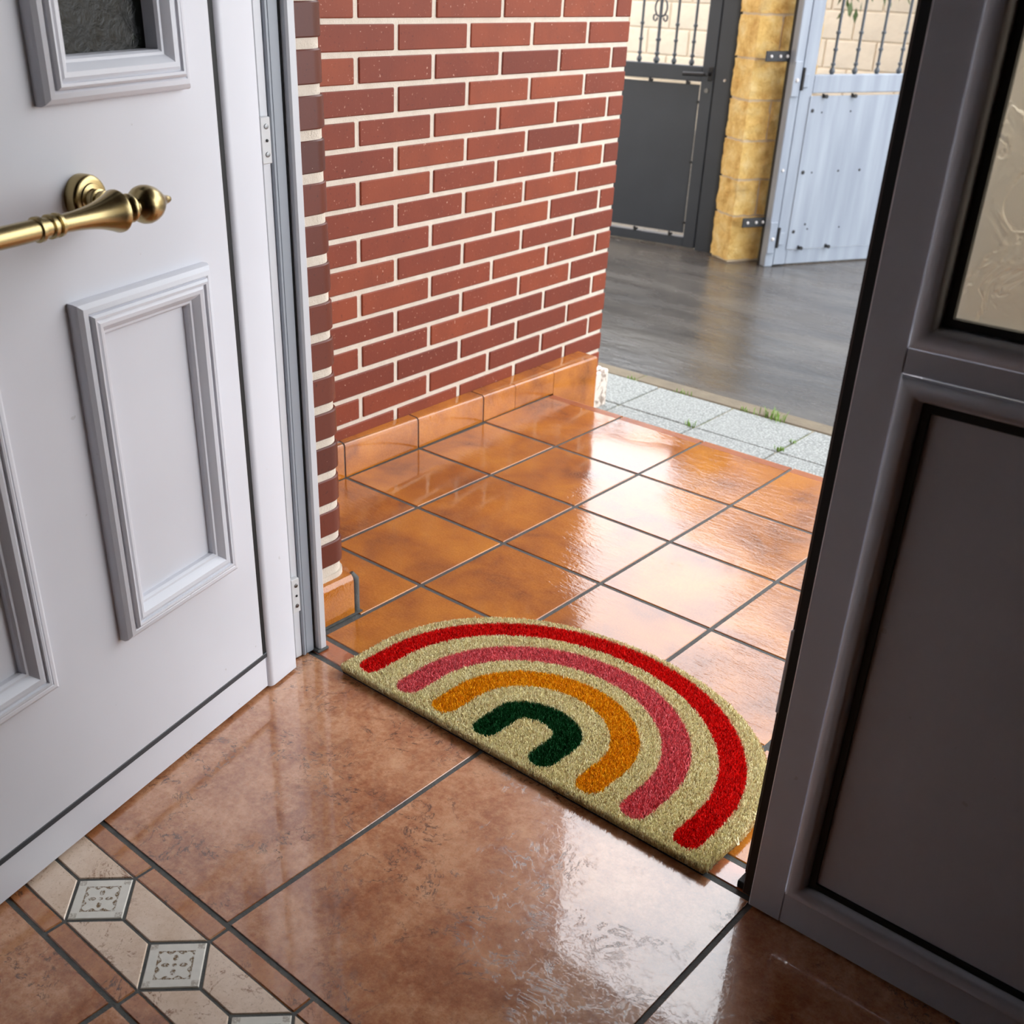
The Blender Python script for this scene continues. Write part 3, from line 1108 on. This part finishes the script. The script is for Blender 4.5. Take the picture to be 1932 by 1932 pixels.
def ribbon(a_, b_, leg, hw, z0, z1):
    """flat band under the bristles of one arch"""
    cl = [(-a_, -leg)] + [(-a_ * math.cos(math.pi * k / 40), b_ * math.sin(math.pi * k / 40)) for k in range(41)] + [(a_, -leg)]
    lft, rgt = [], []
    for i in range(len(cl)):
        p0, p1 = Vector(cl[max(i - 1, 0)]), Vector(cl[min(i + 1, len(cl) - 1)])
        t = (p1 - p0).normalized()
        n_ = Vector((-t.y, t.x))
        c_ = Vector(cl[i])
        lft.append(c_ + n_ * hw)
        rgt.append(c_ - n_ * hw)
    rings = [[(l.x + AX, l.y, z0), (l.x + AX, l.y, z1), (r.x + AX, r.y, z1), (r.x + AX, r.y, z0)] for l, r in zip(lft, rgt)]
    return MB().rings(rings, True, True)


names = ['coir_pile'] + [r_[0] for r_ in ARCH]
mats = ['coir'] + [r_[4] for r_ in ARCH]
for ci in range(-1, 4):
    sel = cls == ci
    x, y = px_[sel], py_[sel]
    lx, ly = rng.normal(0, 0.0026, len(x)), rng.normal(0, 0.0026, len(x))
    v = blades(x - lx, y - ly, tuft_height(x, y), lx, ly, rng.uniform(0.0006, 0.0011, len(x)), 0.0100)
    sh = 1.0 - rng.uniform(0.0, 1.0, len(x)) ** 4
    if ci == -1:
        v2 = blades(ex, ey, rng.uniform(0.006, 0.0130, nf), nrm[:, 0] * rng.uniform(0, 0.004, nf) + rng.normal(0, 0.001, nf),
                    nrm[:, 1] * rng.uniform(0, 0.004, nf) + rng.normal(0, 0.001, nf), rng.uniform(0.0006, 0.0010, nf), 0.0042)
        v = np.concatenate([v, v2])
        sh = np.concatenate([sh, rng.uniform(0.1, 0.9, nf)])
    po = blade_mesh(names[ci + 1], v, sh, M[mats[ci + 1]], dm)
    if ci >= 0:
        nm, a_, b_, w_w, mt = ARCH[ci]
        rb_ = ribbon(a_, b_, 0.066 - w_w / 2 + 0.010 + w_w * 0.35, w_w / 2 - 0.002, 0.0100, 0.0122).build('dyed_base', M[mt], po)

# ================================================================== GATES AND PILLAR
ANG_L = math.atan2(0.118, 0.993)


def baluster(h, knob=1.0):
    r = 0.0062 * knob
    p = [(0.0, 0.006)]
    # egg foot
    p += [(0.004, 0.0095), (0.010, 0.0125), (0.017, 0.0120), (0.024, 0.0080), (0.028, 0.0058)]
    for zc in (0.040, 0.098, 0.164, 0.300, 0.420):
        if zc + 0.02 > h:
            break
        p += [(zc - 0.007, r), (zc - 0.0045, 0.0098), (zc + 0.0045, 0.0098), (zc + 0.007, r)]
    p += [(h, r)]
    return p


def scroll_ring(mb, cx_, cz_, rx, rz, r):
    pts = [(cx_ + rx * math.cos(t), 0, cz_ + rz * math.sin(t)) for t in [2 * math.pi * k / 20 for k in range(21)]]
    mb.tube(pts, r, 6)


def clip(parent, s_, z_, mat):
    """round hook clip holding the sheet"""
    mb = MB()
    mb.lathe([(-0.020, 0.0085), (-0.012, 0.0085), (-0.010, 0.006), (0.004, 0.006)], 'Y', (s_, 0, z_), 10)
    mb.cbox((s_ - 0.013, -0.012, z_ - 0.006), (s_ - 0.007, 0.0, z_ + 0.011), 0.001)
    return mb.build('panel_clip', mat, parent, smooth=35)


GT = 1.24   # top of the gates
lg = empty('garden_gate', (-1.517, 3.284, 0), (0, 0, ANG_L))
tag(lg, 'charcoal grey metal garden gate with lever handle, left of the stone pillar', 'gate')


def gb(parent, lo, hi, name, mat, ch=0.003):
    return MB().cbox(lo, hi, ch).build(name, mat, parent)


D = 0.040
gb(lg, (0.385, 0, -0.160), (0.446, D, GT), 'stile', M['charcoal'])
gb(lg, (-0.50, 0, -0.160), (-0.44, D, GT), 'stile', M['charcoal'])
gb(lg, (-0.44, 0.001, -0.160), (0.385, D - 0.001, -0.113), 'bottom_rail', M['charcoal'])
gb(lg, (-0.44, 0.001, 0.586), (0.385, D - 0.001, 0.651), 'middle_rail', M['charcoal'])
gb(lg, (-0.44, 0.001, GT - 0.06), (0.385, D - 0.001, GT), 'top_rail', M['charcoal'])
MB().box((-0.435, 0.012, -0.096), (0.3775, 0.015, 0.573)).build('sheet_panel', M['charcoal'], lg)
for s_ in (-0.25, -0.06, 0.135, 0.328):
    clip(lg, s_, 0.579, M['iron'])
    clip(lg, s_ - 0.008, -0.104, M['iron'])
for z_ in (0.50, 0.235, -0.045):
    MB().lathe([(-0.010, 0.006), (0.010, 0.006)], 'Y', (0.3805, 0.006, z_), 10).build('panel_bolt', M['iron'], lg, smooth=35)
for k in range(-5, 4):
    s_ = 0.0475 + 0.0905 * k
    if k == 1 or k == -3:
        bb = MB().lathe([(z * 1.0, r * 1.25) for z, r in baluster(0.16)] + [(GT - 0.06 - 0.651, 0.0075)], 'Z', (s_, 0.02, 0.651), 12)
        bo = bb.build('ornamental_bar', M['wrought'], lg, smooth=35)
        sc_ = MB()
        for sg in (-1, 1):
            pts = [(s_ + sg * (0.004 + 0.026 * math.sin(t) ** 1.0), 0.02, 0.845 + 0.075 * (1 - math.cos(t)) / 2) for t in [math.pi * q_ / 12 for q_ in range(13)]]
            sc_.tube(pts, 0.0045, 6)
            pts = [(s_ + sg * (0.026 - 0.010 * math.cos(t * 2)), 0.02, 0.840 - 0.014 * math.sin(t * 2)) for t in [math.pi * q_ / 8 for q_ in range(8)]]
            sc_.tube(pts, 0.0045, 6)
        sc_.build('scroll', M['wrought'], bo, smooth=40)
    else:
        MB().lathe(baluster(GT - 0.06 - 0.651), 'Z', (s_, 0.02, 0.651), 12).build('bar', M['wrought'], lg, smooth=35)
hl = empty('lever_handle', (0.430, 0, 0.623))
hl.parent = lg
MB().cbox((-0.012, -0.008, -0.030), (0.012, 0.0, 0.030), 0.004).build('rose_plate', M['iron'], hl)
MB().tube([(0, 0, 0), (0, -0.045, 0), (-0.010, -0.052, 0), (-0.115, -0.052, -0.003)], 0.0085, 10).build('lever', M['iron'], hl, smooth=40)
MB().lathe([(-0.006, 0.010), (0.0, 0.010)], 'Y', (0.419, 0, 0.552), 12).build('lock_cylinder', M['screw'], lg, smooth=35)

gp = empty('gate_post', (-1.517, 3.284, 0), (0, 0, ANG_L))
tag(gp, 'charcoal steel gate post with rounded edge clamped to the stone pillar', 'post')
mb = MB()
pts = [(0.455, 0.055), (0.455, -0.004), (0.520, -0.004)] + [(0.520 + 0.032 * math.sin(t), 0.028 - 0.032 * math.cos(t)) for t in [math.pi / 2 * k / 6 for k in range(7)]] + [(0.552, 0.055)]
mb.rings([[(x, y, z) for x, y in pts] for z in (Z_OUT, GT + 0.06)], True, True).build('post_body', M['charcoal'], gp, smooth=35)
MB().cbox((0.450, -0.006, GT + 0.06), (0.556, 0.058, GT + 0.07), 0.003).build('post_cap', M['charcoal'], gp)
MB().lathe([(-0.009, 0.005), (-0.004, 0.006)], 'Y', (0.504, 0, 0.600), 10).build('rivet', M['cement'], gp, smooth=30)

# stone pillar: split-face blocks, turned parallel to the driveway gate
AP = math.radians(60.0)
sp_ = empty('stone_pillar', (-0.822, 3.232, Z_OUT), (0, 0, AP))
tag(sp_, 'yellow sandstone block pillar between the two metal gates', 'pillar')
PU, PV = 0.32, 0.160       # along the bright face, into depth (local +y)
MB().box((0.005, 0.005, 0.0), (PU - 0.005, PV - 0.005, 1.55)).build('mortar_core', M['sand_mortar'], sp_)
MB().box((0.02, 0.02, -0.001), (PU - 0.02, PV - 0.02, 0.006)).build('pillar_foot', M['sand_mortar'], sp_)


def rough_block(lo, hi, sub=11, amp=0.0065):
    bm = bmesh.new()
    bmesh.ops.create_cube(bm, size=1.0)
    bmesh.ops.subdivide_edges(bm, edges=bm.edges, cuts=sub, use_grid_fill=True)
    c_ = [(lo[i] + hi[i]) / 2 for i in range(3)]
    d_ = [(hi[i] - lo[i]) for i in range(3)]
    ph = random.uniform(0, 50)
    from mathutils import noise as mn_
    for v in bm.verts:
        p = Vector((v.co.x * d_[0], v.co.y * d_[1], v.co.z * d_[2]))
        edge = min(1.0, min(d_[0] / 2 - abs(p.x) if abs(v.co.x) < 0.499 else 9, d_[1] / 2 - abs(p.y) if abs(v.co.y) < 0.499 else 9, d_[2] / 2 - abs(p.z) if abs(v.co.z) < 0.499 else 9) / 0.02)
        nv = Vector((v.co.x if abs(v.co.x) > 0.499 else 0, v.co.y if abs(v.co.y) > 0.499 else 0, v.co.z if abs(v.co.z) > 0.499 else 0))
        q_ = p * 28 + Vector((ph, ph * 0.7, 0))
        k_ = mn_.noise(q_) * amp + mn_.noise(q_ * 2.3) * amp * 0.5 + amp * 0.4
        if nv.length > 0:
            p += nv.normalized() * (k_ * edge - amp * 0.25)
        v.co = p + Vector(c_)
    me = bpy.data.meshes.new('stone_block')
    bm.to_mesh(me)
    bm.free()
    return me


zs = [0.0, 0.045, 0.206, 0.371, 0.536, 0.705, 0.872, 1.04, 1.21, 1.38, 1.55]
zs = [0.004] + [0.165 + z for z in (0.043, 0.204, 0.370, 0.538, 0.705, 0.878, 1.045, 1.21, 1.38)]
J_ = 0.0060
for k in range(len(zs) - 1):
    z0, z1 = zs[k] + J_, zs[k + 1] - J_
    if k % 2 == 0:
        cuts = [(0, PU)]
    else:
        cuts = [(0, 0.118), (0.118, PU)]
    for ci, (u0, u1) in enumerate(cuts):
        me = rough_block((u0 + (J_ if ci else 0), 0, z0), (u1 - (J_ if ci < len(cuts) - 1 else 0), PV, z1))
        o = finish('stone_block', me, M['sandstone'], sp_, 50)

# driveway gate leaf
ANG_R = math.atan2(0.869, 0.495)
rg_ = empty('driveway_gate', (-0.625, 3.327, 0), (0, 0, ANG_R))
tag(rg_, 'pale blue-grey metal driveway gate leaf, right of the stone pillar', 'gate')
GW = 1.62
gb(rg_, (-0.008, 0, -0.160), (0.058, D, GT), 'stile', M['bluegrey'])
gb(rg_, (GW - 0.06, 0, -0.160), (GW, D, GT), 'stile', M['bluegrey'])
gb(rg_, (0.058, 0.001, -0.160), (GW - 0.06, D - 0.001, -0.095), 'bottom_rail', M['bluegrey'])
gb(rg_, (0.058, 0.001, 0.578), (GW - 0.06, D - 0.001, 0.651), 'middle_rail', M['bluegrey'])
gb(rg_, (0.058, 0.001, GT - 0.06), (GW - 0.06, D - 0.001, GT), 'top_rail', M['bluegrey'])
MB().box((0.050, -0.004, -0.091), (GW - 0.055, -0.001, 0.568)).build('sheet_panel', M['bluegrey'], rg_)
for k in range(12):
    s_ = 0.154 + 0.1167 * k
    MB().lathe(baluster(GT - 0.06 - 0.651), 'Z', (s_, 0.02, 0.651), 12).build('bar', M['wrought'], rg_, smooth=35)
for s_ in (0.122, 0.272, 0.56, 0.85, 1.14, 1.43):
    clip(rg_, s_ if s_ < 0.2 else s_, 0.566, M['iron'])
    clip(rg_, s_, -0.086, M['iron'])
for s_, z_, r in ((0.070, 0.508, 0.0085), (0.073, 0.250, 0.0090), (0.074, -0.011, 0.0085), (0.12, 0.248, 0.004), (0.26, 0.252, 0.005), (0.375, 0.252, 0.006), (0.13, 0.02, 0.005), (0.147, -0.002, 0.004),
                  (0.32, 0.0, 0.004), (0.12, 0.50, 0.004), (0.27, 0.503, 0.004)):
    MB().lathe([(-0.0062, r * 0.6), (-0.0050, r), (-0.0035, r)], 'Y', (s_, 0, z_), 10).build('panel_bolt', M['iron'], rg_, smooth=35)
hp_ = empty('hinge_post', (-0.625, 3.327, 0), (0, 0, ANG_R))
tag(hp_, 'slim blue-grey post carrying the driveway gate hinges beside the pillar', 'post')
gb(hp_, (-0.056, -0.004, Z_OUT), (-0.012, 0.040, GT + 0.04), 'post_body', M['bluegrey'])
gb(hp_, (-0.058, 0.040, Z_OUT), (-0.014, 0.060, GT + 0.02), 'dark_channel', M['iron'])
for zc in (0.637, -0.032):
    hg = gb(hp_, (-0.060, -0.016, zc - 0.07), (-0.022, -0.005, zc + 0.07), 'hinge_leaf', M['bluegrey'], 0.002)
    MB().lathe([(zc - 0.045, 0.007), (zc + 0.045, 0.007)], 'Z', (-0.012, -0.016, 0), 10).build('hinge_pin', M['iron'], hg, smooth=35)
    MB().lathe([(-0.022, 0.004), (-0.019, 0.008), (-0.015, 0.008)], 'Y', (-0.040, 0, zc - 0.005), 12).build('bolt_head', M['plate'], hg, smooth=35)
    gb(hg, (-0.002, -0.010, zc - 0.035), (0.026, -0.0005, zc + 0.020), 'leaf_tab', M['bluegrey'], 0.002)
for zc in (0.722, 0.030):
    br = gb(hp_, (-0.175, 0.040, zc - 0.021), (-0.056, 0.048, zc + 0.021), 'wall_bracket', M['iron'], 0.002)
    for s_ in (-0.150, -0.105, -0.070):
        MB().lathe([(0.034, 0.004), (0.037, 0.0065), (0.0405, 0.0065)], 'Y', (s_, 0, zc), 10).build('bracket_bolt', M['plate'], br, smooth=35)
MB().lathe([(-0.009, 0.0055), (-0.005, 0.007), (-0.0045, 0.007)], 'Y', (-0.034, 0, 0.262), 10).build('rivet', M['plate'], hp_, smooth=30)

# ================================================================== BACKGROUND
bw_ = MB().box((-11, 7.2, -0.4), (6, 7.5, 2.3)).build('wall_boundary', M['beige'])
tag(bw_, 'pale beige block boundary wall far behind the gates', kind='structure')
for r in range(14):
    for k in range(18):
        x0 = -7.2 + 0.40 * k + (0.2 if r % 2 else 0)
        shared_part('wall_block', 'wb', lambda: MB().cbox((-0.195, -0.012, -0.093), (0.195, 0.02, 0.093), 0.006), M['beige'], bw_, (x0 + 0.2, 7.2, -0.40 + 0.195 * (r + 0.5)))

tr = empty('tree', (-1.72, 6.25, Z_OUT))
tag(tr, 'leafy green tree overhanging the boundary wall, only lowest leaves showing', 'tree')
mb = MB()
mb.tube([(0.75, 0.25, 0), (0.7, 0.2, 0.8), (0.62, 0.1, 1.6), (0.6, 0.0, 2.6)], [0.10, 0.085, 0.07, 0.04], 10)
mb.tube([(0.66, 0.15, 1.2), (0.3, 0.0, 1.9), (-0.2, 0.0, 2.5)], [0.06, 0.045, 0.025], 8)
mb.tube([(0.64, 0.12, 1.4), (1.0, 0.1, 2.2), (1.5, 0.0, 2.8)], [0.06, 0.04, 0.02], 8)
mb.build('trunk', M['bark'], tr, smooth=50)
NL = 6500
blobs = [((-0.20, 0.0, 2.75), (0.75, 0.66, 0.62), 0.2), ((0.55, 0.0, 2.75), (1.05, 0.66, 1.30), 0.42), ((1.55, 0.1, 2.9), (1.15, 0.62, 1.50), 0.38)]
lv, lf = [], []
bi = rng.choice(3, NL, p=[b[2] for b in blobs])
for i in range(NL):
    c_, r_, _ = blobs[bi[i]]
    dvec = rng.normal(0, 1, 3)
    dvec /= np.linalg.norm(dvec)
    rad = rng.uniform(0.45, 1.0) ** 0.6
    p = np.array(c_) + dvec * np.array(r_) * rad
    t = rng.normal(0, 1, 3)
    t[2] -= 0.6
    t /= np.linalg.norm(t)
    n_ = np.cross(t, rng.normal(0, 1, 3))
    n_ /= np.linalg.norm(n_)
    L_ = rng.uniform(0.07, 0.13)
    w_2 = L_ * 0.24
    up_ = np.cross(n_, t) * L_ * 0.08
    b0 = len(lv)
    lv += [tuple(p), tuple(p + t * L_ * .5 + n_ * w_2 + up_), tuple(p + t * L_), tuple(p + t * L_ * .5 - n_ * w_2 + up_)]
    lf += [(b0, b0 + 1, b0 + 2), (b0, b0 + 2, b0 + 3)]
# low hanging sprays, the ones in view
for (sx, sz) in ((-0.03, 0.93), (0.02, 1.0), (0.05, 0.95), (0.23, 1.03), (0.3, 1.0), (0.0, 1.05), (0.1, 1.10)):
    for k in range(26):
        p = np.array([sx, -0.25, sz + 0.10]) + rng.normal(0, 0.035, 3) + np.array([0, 0, 0.25 * rng.uniform(0, 1)])
        t = np.array([rng.normal(0, .5), rng.normal(0, .5), -1.0])
        t /= np.linalg.norm(t)
        n_ = np.cross(t, rng.normal(0, 1, 3))
        n_ /= np.linalg.norm(n_)
        L_ = rng.uniform(0.06, 0.10)
        b0 = len(lv)
        lv += [tuple(p), tuple(p + t * L_ * .5 + n_ * L_ * .18), tuple(p + t * L_), tuple(p + t * L_ * .5 - n_ * L_ * .18)]
        lf += [(b0, b0 + 1, b0 + 2), (b0, b0 + 2, b0 + 3)]
me = bpy.data.meshes.new('foliage')
me.from_pydata(lv, [], lf)
fo = finish('foliage', me, M['leaf'], tr)
fo['kind'] = 'stuff'


# weeds in the paving joints
def weed(loc, n, hgt, spread, label):
    o = MB()
    vs, fs = [], []
    for k in range(n):
        a_ = random.uniform(0, 2 * math.pi)
        bx, by = random.gauss(0, spread), random.gauss(0, spread * 0.35)
        h = hgt * random.uniform(0.5, 1.0)
        lx, ly = math.cos(a_) * h * random.uniform(0.2, 0.8), math.sin(a_) * h * random.uniform(0.2, 0.8)
        w = 0.0016
        nx, ny = -math.sin(a_) * w, math.cos(a_) * w
        b0 = len(vs)
        vs += [(bx - nx, by - ny, -0.004), (bx + nx, by + ny, -0.004), (bx + lx * .5 + nx * .8, by + ly * .5 + ny * .8, h * .7), (bx + lx * .5 - nx * .8, by + ly * .5 - ny * .8, h * .7), (bx + lx, by + ly, h)]
        fs += [(b0, b0 + 1, b0 + 2, b0 + 3), (b0 + 3, b0 + 2, b0 + 4)]
    me_ = bpy.data.meshes.new('grass_tuft')
    me_.from_pydata(vs, [], fs)
    ob = finish('grass_tuft', me_, M['grass'])
    ob.location = loc
    tag(ob, label, 'grass', 'weeds in the paving joints')


weed((0.226, 1.216, -0.150), 14, 0.022, 0.010, 'small grass tuft at a slab joint close to the orange step edge')
weed((0.375, 1.462, -0.150), 46, 0.034, 0.030, 'largest bright green grass tuft by the dark concrete edge')
weed((0.048, 1.460, -0.150), 12, 0.014, 0.016, 'low grass patch at the kerb above the second visible joint')
weed((0.279, 1.461, -0.150), 12, 0.016, 0.010, 'tiny grass tuft just left of the largest tuft')
weed((0.516, 1.240, -0.150), 16, 0.014, 0.008, 'mossy grass tuft in the slab joint nearest the right door')
weed((0.516, 1.320, -0.150), 12, 0.012, 0.008, 'sparse moss strands midway along the rightmost slab joint')
weed((-0.150, 1.459, -0.150), 14, 0.012, 0.008, 'faint grass strands at the kerb beside the brick wall corner')
